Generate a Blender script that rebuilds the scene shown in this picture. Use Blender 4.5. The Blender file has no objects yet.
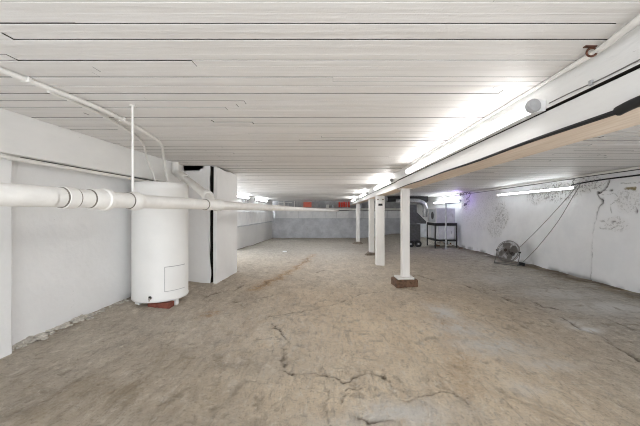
import bpy, bmesh, math, random
import numpy as np
from mathutils import Vector, Matrix
random.seed(7)
rng = np.random.default_rng(11)
sc = bpy.context.scene
COL = sc.collection
PI = math.pi
H = 1.13                 # camera height
F = 300.0                # focal length in pixels of a 640 px wide frame
ZC = 1.77                # underside of the ceiling boards
XBF, XBB, ZBB = 1.053, 1.30, 1.496   # beam front / back / underside
XR = 4.32                # right wall
YF = 17.0                # far wall

# ------------------------------------------------------------------ noise
def vnoise(x, y, seed=0):
    xi = np.floor(x).astype(np.int64); yi = np.floor(y).astype(np.int64)
    fx = x - xi; fy = y - yi
    fx = fx*fx*(3-2*fx); fy = fy*fy*(3-2*fy)
    def h(a, b):
        n = (a*374761393 + b*668265263 + seed*974634211) & 0xffffffff
        n = ((n ^ (n >> 13))*1274126177) & 0xffffffff
        return ((n ^ (n >> 16)) & 0xffff)/65535.0
    return (h(xi, yi)*(1-fx)+h(xi+1, yi)*fx)*(1-fy)+(h(xi, yi+1)*(1-fx)+h(xi+1, yi+1)*fx)*fy
def fbm(x, y, o=4, seed=0):
    s = 0; a = .5; t = 0
    for k in range(o):
        s = s+a*vnoise(x, y, seed+k); t += a; a *= .5; x = x*2.03+17; y = y*2.03+5
    return s/t
def sst(a, b, x):
    t = np.clip((x-a)/(b-a), 0, 1); return t*t*(3-2*t)

def floor_base(x, y):
    x = np.asarray(x, float); y = np.asarray(y, float)
    left = .2*np.clip(-x/2.21, 0, 1.2)*(1-sst(5.2, 8.5, y))
    down = np.interp(y, [4, 4.8, 7.2, 8.6, 13, 17], [0, -.017, -.11, -.118, -.27, -.34])
    return left + down*(1-.7*sst(1.6, 3.8, x))
def fpt(u, v):            # where a line of sight meets the floor
    z = 0.0
    for _ in range(30):
        Y = F*(H-z)/(v-212.0); X = (u-331)*Y/F
        z = float(floor_base(X, Y))
    return (X, Y)
def P(u, v, Y):
    return Vector(((u-331)*Y/F, Y, H+(212-v)*Y/F))

# ------------------------------------------------------------------ materials
class NT:
    def __init__(s, name):
        m = bpy.data.materials.new(name); m.use_nodes = True
        s.m = m; s.t = m.node_tree; s.b = s.t.nodes['Principled BSDF']
        s.co = s.n('ShaderNodeTexCoord').outputs['Object']
    def n(s, typ, **k):
        nd = s.t.nodes.new(typ)
        for a, b in k.items(): setattr(nd, a, b)
        return nd
    def l(s, a, b): s.t.links.new(a, b)
    def put(s, sock, v):
        if hasattr(v, 'is_linked'): s.l(v, sock)
        elif isinstance(v, (tuple, list)) and len(v) == 3 and sock.type == 'RGBA': sock.default_value = (*v, 1)
        else: sock.default_value = v
    def mapping(s, scale=(1, 1, 1), rot=(0, 0, 0)):
        m = s.n('ShaderNodeMapping'); s.l(s.co, m.inputs[0])
        m.inputs['Scale'].default_value = scale; m.inputs['Rotation'].default_value = rot
        return m.outputs[0]
    def noise(s, scale, detail=4, rough=.55, vec=None, dist=0):
        nd = s.n('ShaderNodeTexNoise'); s.l(vec or s.co, nd.inputs['Vector'])
        nd.inputs['Scale'].default_value = scale; nd.inputs['Detail'].default_value = detail
        nd.inputs['Roughness'].default_value = rough; nd.inputs['Distortion'].default_value = dist
        return nd.outputs['Fac']
    def ramp(s, v, a, b, ca=0.0, cb=1.0):
        nd = s.n('ShaderNodeMapRange'); s.l(v, nd.inputs[0])
        nd.inputs[1].default_value = a; nd.inputs[2].default_value = b
        nd.inputs[3].default_value = ca; nd.inputs[4].default_value = cb
        nd.interpolation_type = 'SMOOTHSTEP'
        return nd.outputs[0]
    def math(s, op, a, b=0.0):
        nd = s.n('ShaderNodeMath', operation=op); s.put(nd.inputs[0], a); s.put(nd.inputs[1], b)
        return nd.outputs[0]
    def mix(s, f, a, b):
        nd = s.n('ShaderNodeMix', data_type='RGBA')
        s.put(nd.inputs[0], f); s.put(nd.inputs[6], a); s.put(nd.inputs[7], b)
        return nd.outputs[2]
    def attr(s, name):
        nd = s.n('ShaderNodeAttribute', attribute_name=name); return nd.outputs['Fac']
    def bump(s, h, strength, dist=.01, prev=None):
        nd = s.n('ShaderNodeBump'); s.l(h, nd.inputs['Height'])
        nd.inputs['Strength'].default_value = strength; nd.inputs['Distance'].default_value = dist
        if prev: s.l(prev, nd.inputs['Normal'])
        return nd.outputs[0]
    def done(s, col, rough=.6, metal=0.0, normal=None, spec=.4):
        s.put(s.b.inputs['Base Color'], col); s.put(s.b.inputs['Roughness'], rough)
        s.b.inputs['Metallic'].default_value = metal
        s.b.inputs['Specular IOR Level'].default_value = spec
        if normal: s.l(normal, s.b.inputs['Normal'])
        return s.m

def paint(name, c=(.78, .78, .77), dark=.9, scale=6, fleck=.0, bump=.25, rough=.55, stretch=(1, 1, 1)):
    k = NT(name); mp = k.mapping(stretch)
    a = k.noise(scale, 5, .6, mp); b = k.noise(scale*9, 3, .6, mp)
    col = k.mix(k.ramp(a, .35, .7), tuple(x*dark for x in c), c)
    if fleck:
        f = k.noise(scale*5, 6, .75, mp, .6)
        col = k.mix(k.ramp(f, .70-.05*fleck, .76, 0, .8), col, (.16, .14, .12))
    n = k.bump(b, bump, .006); n = k.bump(a, bump*.6, .02, n)
    return k.done(col, rough, normal=n)
def plain(name, c, rough=.5, metal=0.0, var=.8, scale=14, bump=.1, spec=.4):
    k = NT(name); a = k.noise(scale, 4)
    return k.done(k.mix(k.ramp(a, .3, .7), tuple(x*var for x in c), c), rough, metal, k.bump(a, bump, .005), spec)

M = {}
M['wall_paint'] = paint('wall_paint', (.84, .842, .845), .95, 2.2, .25, .5)
M['sill_paint'] = paint('sill_paint', (.83, .825, .81), .93, 4, .5, .2, stretch=(1, .35, 1))
M['pipe_paint'] = paint('pipe_paint', (.83, .815, .785), .92, 9, .2, .2, .42)
M['seam'] = plain('grimy_seam', (.22, .20, .175), .9)
M['tank_paint'] = paint('tank_paint', (.86, .86, .85), .97, 5, 0, .06, .38)
M['post_paint'] = paint('post_paint', (.84, .825, .80), .9, 7, .35, .2, stretch=(1, 1, .25))
M['beam_paint'] = paint('beam_paint', (.83, .825, .815), .93, 5, .7, .3, stretch=(1, .2, 1))
M['housing'] = plain('lamp_housing', (.75, .75, .75), .4, 0, .95)
M['end_cap'] = plain('grey_plastic', (.42, .42, .43), .45)
M['black'] = plain('black_rubber', (.012, .012, .013), .6)
M['dark_metal'] = plain('dark_sheet_metal', (.11, .11, .115), .45, .3, .7)
M['iron'] = plain('black_iron', (.035, .034, .034), .5, .2)
M['galv'] = plain('galvanised_steel', (.52, .53, .55), .38, .75, .7, 22)
M['chrome'] = plain('chrome', (.7, .7, .7), .2, 1.0, .9)
M['grille'] = plain('grille_wire', (.20, .185, .175), .45, .3)
M['blade'] = plain('fan_blade', (.30, .275, .255), .5)
M['brown_plastic'] = plain('fan_motor', (.035, .02, .015), .5)
M['grey_cabinet'] = paint('grey_cabinet', (.66, .68, .72), .8, 5, .0, .08, .4)
M['pale_cabinet'] = paint('pale_cabinet', (.76, .78, .82), .85, 5, .0, .08, .4)
M['brick'] = plain('red_brick', (.24, .075, .05), .85, 0, .55, 20, .5)
M['block_wood'] = plain('brown_block_wood', (.20, .115, .07), .8, 0, .45, 18, .6)
M['stone'] = plain('rough_stone', (.30, .25, .20), .9, 0, .55, 14, .8)
M['red'] = plain('red_paint', (.85, .09, .06), .55, 0, .75, 18)
M['orange'] = plain('faded_red', (.90, .24, .17), .6, 0, .8, 18)
M['rust'] = plain('rusty_iron', (.12, .045, .025), .8, 0, .4, 40, .4)
M['cable'] = plain('grey_cable', (.16, .155, .15), .55)
M['plaster_chunk'] = plain('plaster_chunk', (.62, .58, .52), .9, 0, .6, 30, .7)
M['dark_void'] = plain('raw_wood_gap_shade', (.035, .028, .022), .9, 0, .5)
M['olive'] = plain('olive_mortar', (.22, .18, .07), .9, 0, .5, 40, .5)

k = NT('underside_wood'); mp = k.mapping((14, .9, 14)); a = k.noise(3, 6, .65, mp, .4)
M['wood_under'] = k.done(k.mix(k.ramp(a, .3, .75), (.66, .54, .43), (.80, .70, .60)), .8, normal=k.bump(a, .3, .004))

k = NT('ceiling_boards'); mp = k.mapping((.5, 9, 1)); a = k.noise(3.0, 5, .6, mp); b = k.noise(16, 4, .7, k.mapping((.35, 6, 1)), .5)
c = k.noise(1.3, 3)
col = k.mix(k.ramp(a, .3, .72), (.70, .68, .66), (.78, .765, .75))
col = k.mix(k.ramp(c, .35, .7, 0, .35), col, (.74, .72, .70))
col = k.mix(k.ramp(b, .69, .76, 0, .55), col, (.22, .19, .16))
n = k.bump(k.noise(70, 3, .6, k.mapping((2.2, 1, 1))), .25, .003); n = k.bump(a, .5, .006, n); n = k.bump(b, .3, .004, n)
M['ceiling'] = k.done(col, .5, normal=n)

def lightmat(name, c, s):
    k = NT(name); k.b.inputs['Emission Color'].default_value = (*c, 1); k.b.inputs['Emission Strength'].default_value = s
    return k.done((.8, .8, .8), .4)
M['tube'] = lightmat('lit_tube', (1.0, .99, .98), 4.8)
M['tube_far'] = lightmat('lit_far_tube', (1.0, .99, .98), 11)
M['tube_cool'] = lightmat('lit_cool_tube', (.92, .97, 1.0), 9)
M['tube_back'] = lightmat('lit_back_tube', (.92, .97, 1.0), 15)
M['violet'] = lightmat('violet_led', (.42, .22, 1.0), 32)

# foil
k = NT('crumpled_foil'); a = k.noise(9, 5, .7, k.mapping((1, 1, .6)), 1.2); b = k.noise(2.2, 3)
M['foil'] = k.done(k.mix(k.ramp(b, .35, .65), (.86, .87, .89), (.98, .985, .99)), .35, .08, k.bump(a, .8, .08))
# bluish lower far wall
k = NT('lower_wall_concrete'); a = k.noise(2.0, 6, .65); b = k.noise(9, 5, .7)
col = k.mix(k.ramp(a, .3, .7), (.50, .515, .55), (.70, .715, .755))
col = k.mix(k.ramp(b, .62, .75, 0, .6), col, (.26, .26, .27))
M['lower_wall'] = k.done(col, .75, normal=k.bump(b, .5, .02))
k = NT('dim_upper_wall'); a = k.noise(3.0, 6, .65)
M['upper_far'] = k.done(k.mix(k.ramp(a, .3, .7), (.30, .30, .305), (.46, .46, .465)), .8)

# right wall: worn plaster
k = NT('worn_plaster'); a = k.noise(2.5, 6, .6); b = k.noise(26, 5, .72, None, .4); e = k.noise(60, 3)
col = k.mix(k.ramp(a, .3, .7), (.80, .81, .825), (.86, .865, .875))
peel = k.attr('peel')
pm = k.math('MULTIPLY', k.ramp(b, .50, .62), peel)
col = k.mix(k.math('MULTIPLY', k.ramp(a, .4, .65, .2, .55), peel), col, (.62, .60, .57))
col = k.mix(k.math('MULTIPLY', pm, .9), col, (.22, .21, .20))
col = k.mix(k.attr('olive'), col, (.20, .165, .06))
col = k.mix(k.attr('dirt'), col, (.045, .04, .036))
n = k.bump(e, .12, .004); n = k.bump(a, .35, .03, n); n = k.bump(pm, .5, .008, n)
M['plaster'] = k.done(col, .6, normal=n)

# floor
k = NT('worn_concrete_floor')
big = k.noise(.55, 5, .6); mid = k.noise(2.6, 7, .68, k.mapping((1.7, .75, 1), (0, 0, .5)), .5)
streak = k.noise(5.0, 7, .72, k.mapping((3.2, .7, 1), (0, 0, .62)), .8)
fine = k.noise(38, 6, .75); speck = k.noise(15, 8, .8, None, .8); hz = k.noise(6, 5, .7, k.mapping((.5, 2.2, 1), (0, 0, .1)), .5)
col = k.mix(k.ramp(mid, .3, .72), (.50, .425, .335), (.70, .61, .495))
warmc = k.mix(k.ramp(mid, .3, .72), (.77, .615, .435), (.90, .755, .565))
col = k.mix(k.math('MULTIPLY', k.attr('warm'), k.ramp(big, .25, .6, .65, 1.0)), col, warmc)
greyc = k.mix(k.ramp(hz, .3, .7), (.32, .295, .26), (.58, .55, .50))
col = k.mix(k.attr('grey'), col, greyc)
col = k.mix(k.ramp(streak, .34, .46, .4, 0), col, (.29, .24, .185))
col = k.mix(k.ramp(streak, .52, .68, 0, .55), col, (.62, .555, .47))
col = k.mix(k.ramp(hz, .58, .70, 0, .3), col, (.26, .21, .16))
col = k.mix(k.math('MULTIPLY', k.attr('rust'), k.ramp(speck, .35, .55)), col, (.46, .26, .09))
col = k.mix(k.ramp(speck, .60, .70, 0, .5), col, (.22, .175, .13))
col = k.mix(k.math('MULTIPLY', k.attr('cavity'), k.ramp(fine, .3, .6, .4, 1)), col, (.17, .13, .09))
gr = k.noise(75, 5, .8)
pa = k.noise(11, 6, .72, k.mapping((1.5, .8, 1), (0, 0, .6)), .35); pb = k.noise(20, 5, .75, k.mapping((1.3, .7, 1), (0, 0, -.4)), .25)
col = k.mix(k.ramp(pa, .36, .47, .32, 0), col, (.30, .24, .175))
col = k.mix(k.ramp(pa, .54, .64, 0, .5), col, (.80, .73, .63))
col = k.mix(k.ramp(pb, .34, .44, .36, 0), col, (.26, .205, .15))
col = k.mix(k.ramp(pb, .58, .68, 0, .45), col, (.82, .77, .69))
col = k.mix(k.ramp(fine, .54, .70, 0, .5), col, (.74, .68, .59))
col = k.mix(k.ramp(fine, .30, .46, .5, 0), col, (.22, .175, .13))
col = k.mix(k.ramp(gr, .34, .47, .4, 0), col, (.20, .16, .12))
pale = k.math('MULTIPLY', k.attr('pale'), k.ramp(k.noise(7, 6, .7, k.mapping((1.4, .7, 1), (0, 0, .5)), .6),   .30, .52))
col = k.mix(pale, col, (.80, .795, .775))
brown = k.math('MULTIPLY', k.attr('brown'), k.ramp(mid, .35, .65))
col = k.mix(brown, col, (.30, .235, .155))
col = k.mix(k.math('MULTIPLY', k.attr('dirt'), k.ramp(pb, .36, .56, 1.0, .75)), col, (.085, .06, .04))
n = k.bump(pa, .6, .03); n = k.bump(pb, .6, .02, n); n = k.bump(fine, .7, .012, n); n = k.bump(streak, .9, .035, n); n = k.bump(speck, .7, .03, n); n = k.bump(hz, .5, .02, n)
M['floor'] = k.done(col, k.ramp(mid, .3, .7, .75, .95), normal=n, spec=.25)

# ------------------------------------------------------------------ mesh helpers
ORG = {}
def build(name, bm, mats, parent=None, smooth=False, loc=None):
    if not isinstance(mats, (list, tuple)): mats = [mats]
    bmesh.ops.recalc_face_normals(bm, faces=bm.faces)
    if parent is not None: o = ORG[parent]
    elif loc is not None: o = Vector(loc)
    else:
        vs = [v.co for v in bm.verts]
        o = Vector(((min(v.x for v in vs)+max(v.x for v in vs))/2, (min(v.y for v in vs)+max(v.y for v in vs))/2, min(v.z for v in vs)))
    bmesh.ops.translate(bm, verts=bm.verts, vec=-o)
    me = bpy.data.meshes.new(name); bm.to_mesh(me); bm.free()
    for m in mats: me.materials.append(M[m] if isinstance(m, str) else m)
    if smooth:
        me.polygons.foreach_set('use_smooth', [True]*len(me.polygons))
        me.set_sharp_from_angle(angle=math.radians(40))
    ob = bpy.data.objects.new(name, me); COL.objects.link(ob)
    if parent is not None: ob.parent = parent
    else: ob.location = o
    ORG[ob] = o
    return ob
def thing(name, loc, label, cat, group=None):
    o = bpy.data.objects.new(name, None); COL.objects.link(o); o.location = loc; o.empty_display_size = .1
    ORG[o] = Vector(loc); tag(o, label, cat, group); return o
def tag(o, label, cat, group=None, kind=None):
    o['label'] = label; o['category'] = cat
    if group: o['group'] = group
    if kind: o['kind'] = kind
    return o
def struct(o, label=None, cat=None):
    o['kind'] = 'structure'
    if label: o['label'] = label; o['category'] = cat
    return o
def NB(): return bmesh.new()
def box(bm, x0, x1, y0, y1, z0, z1, bev=0, mi=0, rot=None, c=None):
    r = bmesh.ops.create_cube(bm, size=1)
    vs = r['verts']
    for v in vs:
        v.co = Vector((x0 if v.co.x < 0 else x1, y0 if v.co.y < 0 else y1, z0 if v.co.z < 0 else z1))
    fs = set(f for v in vs for f in v.link_faces)
    if bev:
        es = list(set(e for v in vs for e in v.link_edges))
        q = bmesh.ops.bevel(bm, geom=es, offset=bev, segments=2, affect='EDGES', profile=.5)
        fs = set(f for f in fs if f.is_valid) | set(q['faces'])
        vs = list(set(v for f in fs for v in f.verts))
    for f in fs: f.material_index = mi
    if rot is not None:
        cc = Vector(c) if c else Vector(((x0+x1)/2, (y0+y1)/2, (z0+z1)/2))
        bmesh.ops.rotate(bm, verts=vs, cent=cc, matrix=rot)
    return vs
def tube(bm, pts, r, seg=12, mi=0, cap=True):
    pts = [Vector(p) for p in pts]; n = len(pts)
    rs = r if isinstance(r, (list, tuple)) else [r]*n
    rings = []; t0 = (pts[1]-pts[0]).normalized()
    up = Vector((0, 0, 1)) if abs(t0.z) < .9 else Vector((1, 0, 0))
    a = t0.cross(up).normalized()
    for i, p in enumerate(pts):
        t = (pts[min(i+1, n-1)]-pts[max(i-1, 0)]).normalized()
        a = (a-t*a.dot(t)).normalized(); b = t.cross(a)
        rings.append([bm.verts.new(p+(a*math.cos(2*PI*j/seg)+b*math.sin(2*PI*j/seg))*rs[i]) for j in range(seg)])
    for i in range(n-1):
        for j in range(seg):
            f = bm.faces.new((rings[i][j], rings[i][(j+1) % seg], rings[i+1][(j+1) % seg], rings[i+1][j])); f.material_index = mi
    if cap:
        bm.faces.new(rings[0][::-1]).material_index = mi; bm.faces.new(rings[-1]).material_index = mi
def ring(bm, c, nrm, R, r, seg=48, s2=8, mi=0):
    nrm = Vector(nrm).normalized(); u = nrm.orthogonal().normalized(); w = nrm.cross(u)
    vs = []
    for i in range(seg):
        d = u*math.cos(2*PI*i/seg)+w*math.sin(2*PI*i/seg)
        vs.append([bm.verts.new(Vector(c)+d*(R+r*math.cos(2*PI*j/s2))+nrm*r*math.sin(2*PI*j/s2)) for j in range(s2)])
    for i in range(seg):
        for j in range(s2):
            bm.faces.new((vs[i][j], vs[(i+1) % seg][j], vs[(i+1) % seg][(j+1) % s2], vs[i][(j+1) % s2])).material_index = mi
def smoothpath(pts, k=8):
    pts = [Vector(p) for p in pts]; out = []
    for i in range(len(pts)-1):
        p0 = pts[max(i-1, 0)]; p1 = pts[i]; p2 = pts[i+1]; p3 = pts[min(i+2, len(pts)-1)]
        for j in range(k):
            t = j/k
            out.append(.5*((2*p1)+(p2-p0)*t+(2*p0-5*p1+4*p2-p3)*t*t+(3*p1-p0-3*p2+p3)*t**3))
    return out+[pts[-1]]
def lathe(bm, prof, c=(0, 0, 0), seg=48, mi=0):
    c = Vector(c); rings = []
    for r, z in prof:
        rings.append([bm.verts.new(c+Vector((r*math.cos(2*PI*j/seg), r*math.sin(2*PI*j/seg), z))) for j in range(seg)])
    for i in range(len(rings)-1):
        for j in range(seg):
            bm.faces.new((rings[i][j], rings[i][(j+1) % seg], rings[i+1][(j+1) % seg], rings[i+1][j])).material_index = mi
    bm.faces.new(rings[0][::-1]).material_index = mi; bm.faces.new(rings[-1]).material_index = mi
def chunk(bm, c, s, seed, mi=0):
    r = bmesh.ops.create_icosphere(bm, subdivisions=2, radius=1); rr = random.Random(seed)
    ph = [rr.uniform(0, 6) for _ in range(6)]
    for v in r['verts']:
        d = 1+.28*math.sin(3*v.co.x+ph[0])*math.sin(3*v.co.y+ph[1])+.22*math.sin(5*v.co.z+ph[2]+2*v.co.x)+rr.uniform(-.09, .09)
        v.co = Vector((v.co.x*s[0]*d, v.co.y*s[1]*d, v.co.z*s[2]*d))+Vector(c)
    for f in set(f for v in r['verts'] for f in v.link_faces): f.material_index = mi

# distance to polylines, in the plane of a wall or floor
def seg_dist(px, py, pl):
    best = np.full(px.shape, 1e9); side = np.zeros(px.shape)
    for (x0, y0), (x1, y1) in zip(pl[:-1], pl[1:]):
        dx, dy = x1-x0, y1-y0; L = dx*dx+dy*dy+1e-12
        t = np.clip(((px-x0)*dx+(py-y0)*dy)/L, 0, 1)
        d = np.hypot(px-x0-t*dx, py-y0-t*dy); s = np.sign((px-x0)*dy-(py-y0)*dx)
        m = d < best; best = np.where(m, d, best); side = np.where(m, s, side)
    return best, side
def grid_object(name, A, B, pos, mat, attrs):
    nA, nB = A.shape
    me = bpy.data.meshes.new(name)
    co = np.stack(pos, -1).reshape(-1, 3)
    i = np.arange(nA*nB).reshape(nA, nB)
    q = np.stack([i[:-1, :-1], i[1:, :-1], i[1:, 1:], i[:-1, 1:]], -1).reshape(-1, 4)
    me.from_pydata(co.tolist(), [], q.tolist())
    me.polygons.foreach_set('use_smooth', [True]*len(me.polygons))
    for n_, a_ in attrs.items():
        at = me.attributes.new(n_, 'FLOAT', 'POINT'); at.data.foreach_set('value', np.clip(a_, 0, 1).astype(np.float32).ravel())
    me.materials.append(M[mat]); me.update()
    ob = bpy.data.objects.new(name, me); COL.objects.link(ob); return ob

# ------------------------------------------------------------------ floor
xs = np.arange(-3.5, 4.5, .014)
ys = [-.75]
while ys[-1] < 1.2: ys.append(ys[-1]+.08)
while ys[-1] < 17.5: ys.append(ys[-1]+max(.011, .0062*ys[-1]))
ys = np.array(ys)
GX, GY = np.meshgrid(xs, ys, indexing='ij')
wx = GX+(fbm(GX*5, GY*5, 4, 3)-.5)*.16; wy = GY+(fbm(GX*5, GY*5, 4, 9)-.5)*.16
wx = wx+(fbm(GX*26, GY*26, 2, 33)-.5)*.035; wy = wy+(fbm(GX*26, GY*26, 2, 39)-.5)*.035
Z = floor_base(GX, GY)
Z = Z+(fbm(GX*1.1, GY*1.1, 4, 21)-.5)*.05*sst(0, 2, GY)+(fbm(GX*4, GY*2.2, 4, 22)-.5)*.018
cr = math.cos(.6); sr = math.sin(.6)
rx = GX*cr+GY*sr; ry = -GX*sr+GY*cr
Z = Z+(fbm(rx*11, ry*3.2, 4, 41)-.5)*.014
dirt = np.zeros_like(Z)
# px polylines: (points, half width, depth, ledge, dirt)
cracks = [
 ([(272, 322), (279, 334), (287, 344), (288, 352), (283, 361), (284, 369), (290, 373), (305, 374), (318, 376), (332, 377), (345, 378), (352, 373), (365, 371), (378, 375), (388, 384)], .013, .016, .008, .9),
 ([(388, 384), (398, 394), (412, 397), (426, 394), (438, 388), (450, 393), (464, 400), (473, 411)], .009, .011, .006, .6),
 ([(346, 396), (344, 389), (350, 385), (362, 383)], .009, .012, .004, .8),
 ([(314, 387), (328, 388)], .008, .010, 0, .7),
 ([(360, 414), (370, 419), (379, 418), (388, 422)], .016, .020, .004, .95),
 ([(262, 338), (275, 338), (284, 343)], .010, .008, 0, .4),
 ([(322, 380), (330, 392), (326, 405), (332, 420)], .010, .008, 0, .35),
 ([(270, 316), (300, 312), (322, 306), (345, 302), (360, 294), (380, 291), (402, 287)], .016, .010, .008, .6),
 ([(405, 277), (420, 275), (432, 280)], .03, .02, .01, .75),
 ([(450, 281), (465, 285), (490, 293), (515, 302), (540, 309), (565, 318), (583, 328), (602, 335), (625, 350), (640, 361)], .030, .028, .016, .85),
 ([(478, 285), (520, 296), (540, 306), (575, 312), (603, 318), (640, 331)], .022, .018, .010, .75),
 ([(258, 287), (275, 279), (290, 270), (303, 263), (312, 255)], .03, .018, .012, .45),
 ([(205, 296), (222, 291), (243, 285)], .03, .015, .008, .55),
 ([(232, 302), (250, 299), (270, 295)], .025, .012, .006, .4),
 ([(315, 272), (328, 269)], .03, .015, .006, .5),
 ([(300, 268), (335, 262)], .03, .008, .006, .2),
 ([(420, 322), (446, 330)], .012, .008, .004, .3),
]
for pl, w, dep, led, dk in cracks:
    pts = [fpt(*p) for p in pl]
    d, s = seg_dist(wx, wy, pts)
    var = .35+.9*fbm(GX*7, GY*7, 2, 61)
    Z = Z-dep*np.exp(-(d/w)**2)*var - led*(s < 0)*np.exp(-d/.22)*sst(0, w, d)
    dirt = np.maximum(dirt, min(1, dk*1.25)*np.exp(-(d/(w*.75*(.65+.9*fbm(GX*13, GY*13, 2, 67))))**2)*np.clip(.35+1.1*sst(.35, .62, fbm(GX*6, GY*6, 2, 62)), 0, 1))
cv = fbm(rx*9, ry*4, 5, 71); cv2 = fbm(GX*3.2, GY*3.2, 3, 77)
ridge = 1-np.abs(cv-.5)/.045
cavity = np.clip(ridge, 0, 1)*sst(.52, .70, cv2)*.5  # hollows get brown dirt that also paints in ambient shading
Z = Z-.007*cavity
cv3 = fbm(GX*14, GY*14, 4, 91); pit = sst(.66, .74, cv3)*sst(.42, .6, fbm(GX*1.6, GY*1.6, 3, 95)); cavity = np.maximum(cavity, pit*.45); Z = Z-.006*pit
def blobs(lst, base=0):
    a = np.full(Z.shape, float(base))
    for (u, v, du, dv, amp) in lst:
        x0, y0 = fpt(u, v); x1, _ = fpt(u+du, v); _, y1 = fpt(u, v-dv)
        e = ((wx-x0)/abs(x1-x0))**2+((wy-y0)/max(abs(y1-y0), .05))**2
        a = np.maximum(a, amp*np.exp(-e*.9))
    return a
warm = blobs([(400, 330, 170, 35, 1), (340, 395, 150, 30, .9), (480, 395, 170, 35, .75), (330, 300, 70, 14, .75), (250, 390, 90, 30, .55)])
brown = blobs([(190, 362, 60, 14, .8), (120, 395, 120, 25, .75), (215, 357, 30, 8, .7), (40, 410, 60, 20, .6)])
pale = blobs([(443, 312, 12, 8, .8), (460, 328, 28, 8, .7), (492, 345, 40, 9, .65), (545, 362, 35, 6, .45), (588, 328, 14, 3, 1.3), (572, 321, 14, 3, .7),
              (610, 308, 45, 7, .8), (560, 294, 45, 6, .65), (500, 279, 40, 6, .4), (400, 412, 50, 14, .7), (345, 420, 40, 10, .4), (240, 330, 120, 30, .2), (525, 387, 20, 5, .4), (330, 252, 40, 8, .35)])
grey = np.clip(sst(6.5, 11, GY)*.9 + sst(1.6, 3.4, GX-.12*(GY-4))*.95*(1-.4*sst(2.5, 1.2, GY)) + .25*sst(-.6, -1.8, GX), 0, 1)*(1-.5*warm)
rust = blobs([(280, 275, 14, 6, .0)])
brown = np.maximum(brown, 1.2*np.exp(-(np.clip(XR-GX-.05, 0, 9)/.33)**2)*sst(7.5, 5.8, GY)*sst(.2, .5, fbm(GX*2, GY*2, 3, 88)))
pale = pale*(1-sst(.5, .15, XR-GX))
d, s = seg_dist(wx, wy, [fpt(*p) for p in [(256, 289), (275, 279), (290, 270), (303, 263), (314, 254)]])
rust = np.maximum(rust, .85*np.exp(-(d/.10)**2))
d, s = seg_dist(wx, wy, [fpt(*p) for p in [(205, 315), (213, 311)]]); rust = np.maximum(rust, .8*np.exp(-(d/.05)**2))
d, s = seg_dist(wx, wy, [fpt(*p) for p in [(434, 300), (450, 330), (458, 350), (462, 385)]]); rust = np.maximum(rust, .28*np.exp(-(d/.12)**2))
# dirt gathers along the walls
jag = fbm(GX*3, GY*3, 4, 81)
edge = np.exp(-(np.clip(XR-.06-GX, 0, 9)/.30)**2)*.9*sst(.15, .45, jag)*sst(2, 4.5, GY)*(GY < 12)
nearwall = np.exp(-np.clip(GX+2.2, 0, 9)/.07)*.55*(GY < 5)*sst(.3, .6, jag)
farw = np.exp(-np.clip(YF-.05-GY, 0, 9)/.12)*.7+np.exp(-np.clip(GX+3.3, 0, 9)/.08)*.6*(GY > 5)
dirt = np.maximum.reduce([dirt, edge, nearwall, farw])
Z = Z+.03*np.exp(-np.clip(XR-GX, 0, 9)/.15)*jag
floor = grid_object('floor', GX, GY, (GX, GY, Z), 'floor', dict(warm=warm, brown=brown, pale=pale, grey=grey, rust=rust, dirt=dirt, cavity=cavity))
struct(floor)
def fz(x, y):
    i = int(np.clip(np.searchsorted(xs, x), 1, len(xs)-1)); j = int(np.clip(np.searchsorted(ys, y), 1, len(ys)-1))
    return float(Z[i, j])

# ------------------------------------------------------------------ ceiling
bm = NB(); y = -.75
while y < YF+.25:
    w = random.choice([.05, .05, .05, .055, .045]); gap = random.choice([.0008, .001, .0015, .002, .002, .0025, .003, .004, .0045])
    cuts = [-3.5]; x = -3.5+random.uniform(.8, 3)
    while x < 4.3: cuts.append(x); x += random.uniform(2.2, 4.5)
    cuts.append(4.5)
    for a, b in zip(cuts[:-1], cuts[1:]):
        dz = random.uniform(-.002, .002); g2 = random.choice([.0003, .0005, .0005, .0015])
        ch = .0012; z0 = ZC+dz
        X0, X1 = a+g2, b-g2; Y0, Y1 = y, y+w-gap
        prof = [(Y0, z0+.02), (Y0, z0+ch), (Y0+ch, z0), (Y1-ch, z0), (Y1, z0+ch), (Y1, z0+.02)]
        A = [bm.verts.new((X0, p, q)) for p, q in prof]; B = [bm.verts.new((X1, p, q)) for p, q in prof]
        for i in range(5): bm.faces.new((A[i], A[i+1], B[i+1], B[i])).material_index = 1 if i in (0, 4) else 0
        bm.faces.new(A).material_index = 1; bm.faces.new(B[::-1]).material_index = 1
    y += w
box(bm, -3.5, 4.5, -.75, YF+.3, ZC+.016, ZC+.06, 0, 1)
struct(build('ceiling', bm, ['ceiling', 'dark_void'], loc=(0, 0, 0)))

# ------------------------------------------------------------------ left walls
def wall_grid_x(name, X, y0, y1, z0, z1, mat, amp=.012, sgn=1, st=.05):
    yy = np.arange(y0, y1+st, st); zz = np.arange(z0, z1+st*.8, st); zz[-1] = z1; yy[-1] = y1
    A, B = np.meshgrid(yy, zz, indexing='ij')
    D = (fbm(A*1.5, B*1.5, 4, 5)-.5)*amp*2+(fbm(A*9, B*9, 3, 6)-.5)*amp*.5
    return struct(grid_object(name, A, B, (X+sgn*D, A, B), mat, {}))
wall_grid_x('wall_left', -2.21, -.75, 4.30, -.1, ZC+.02, 'wall_paint')
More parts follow.
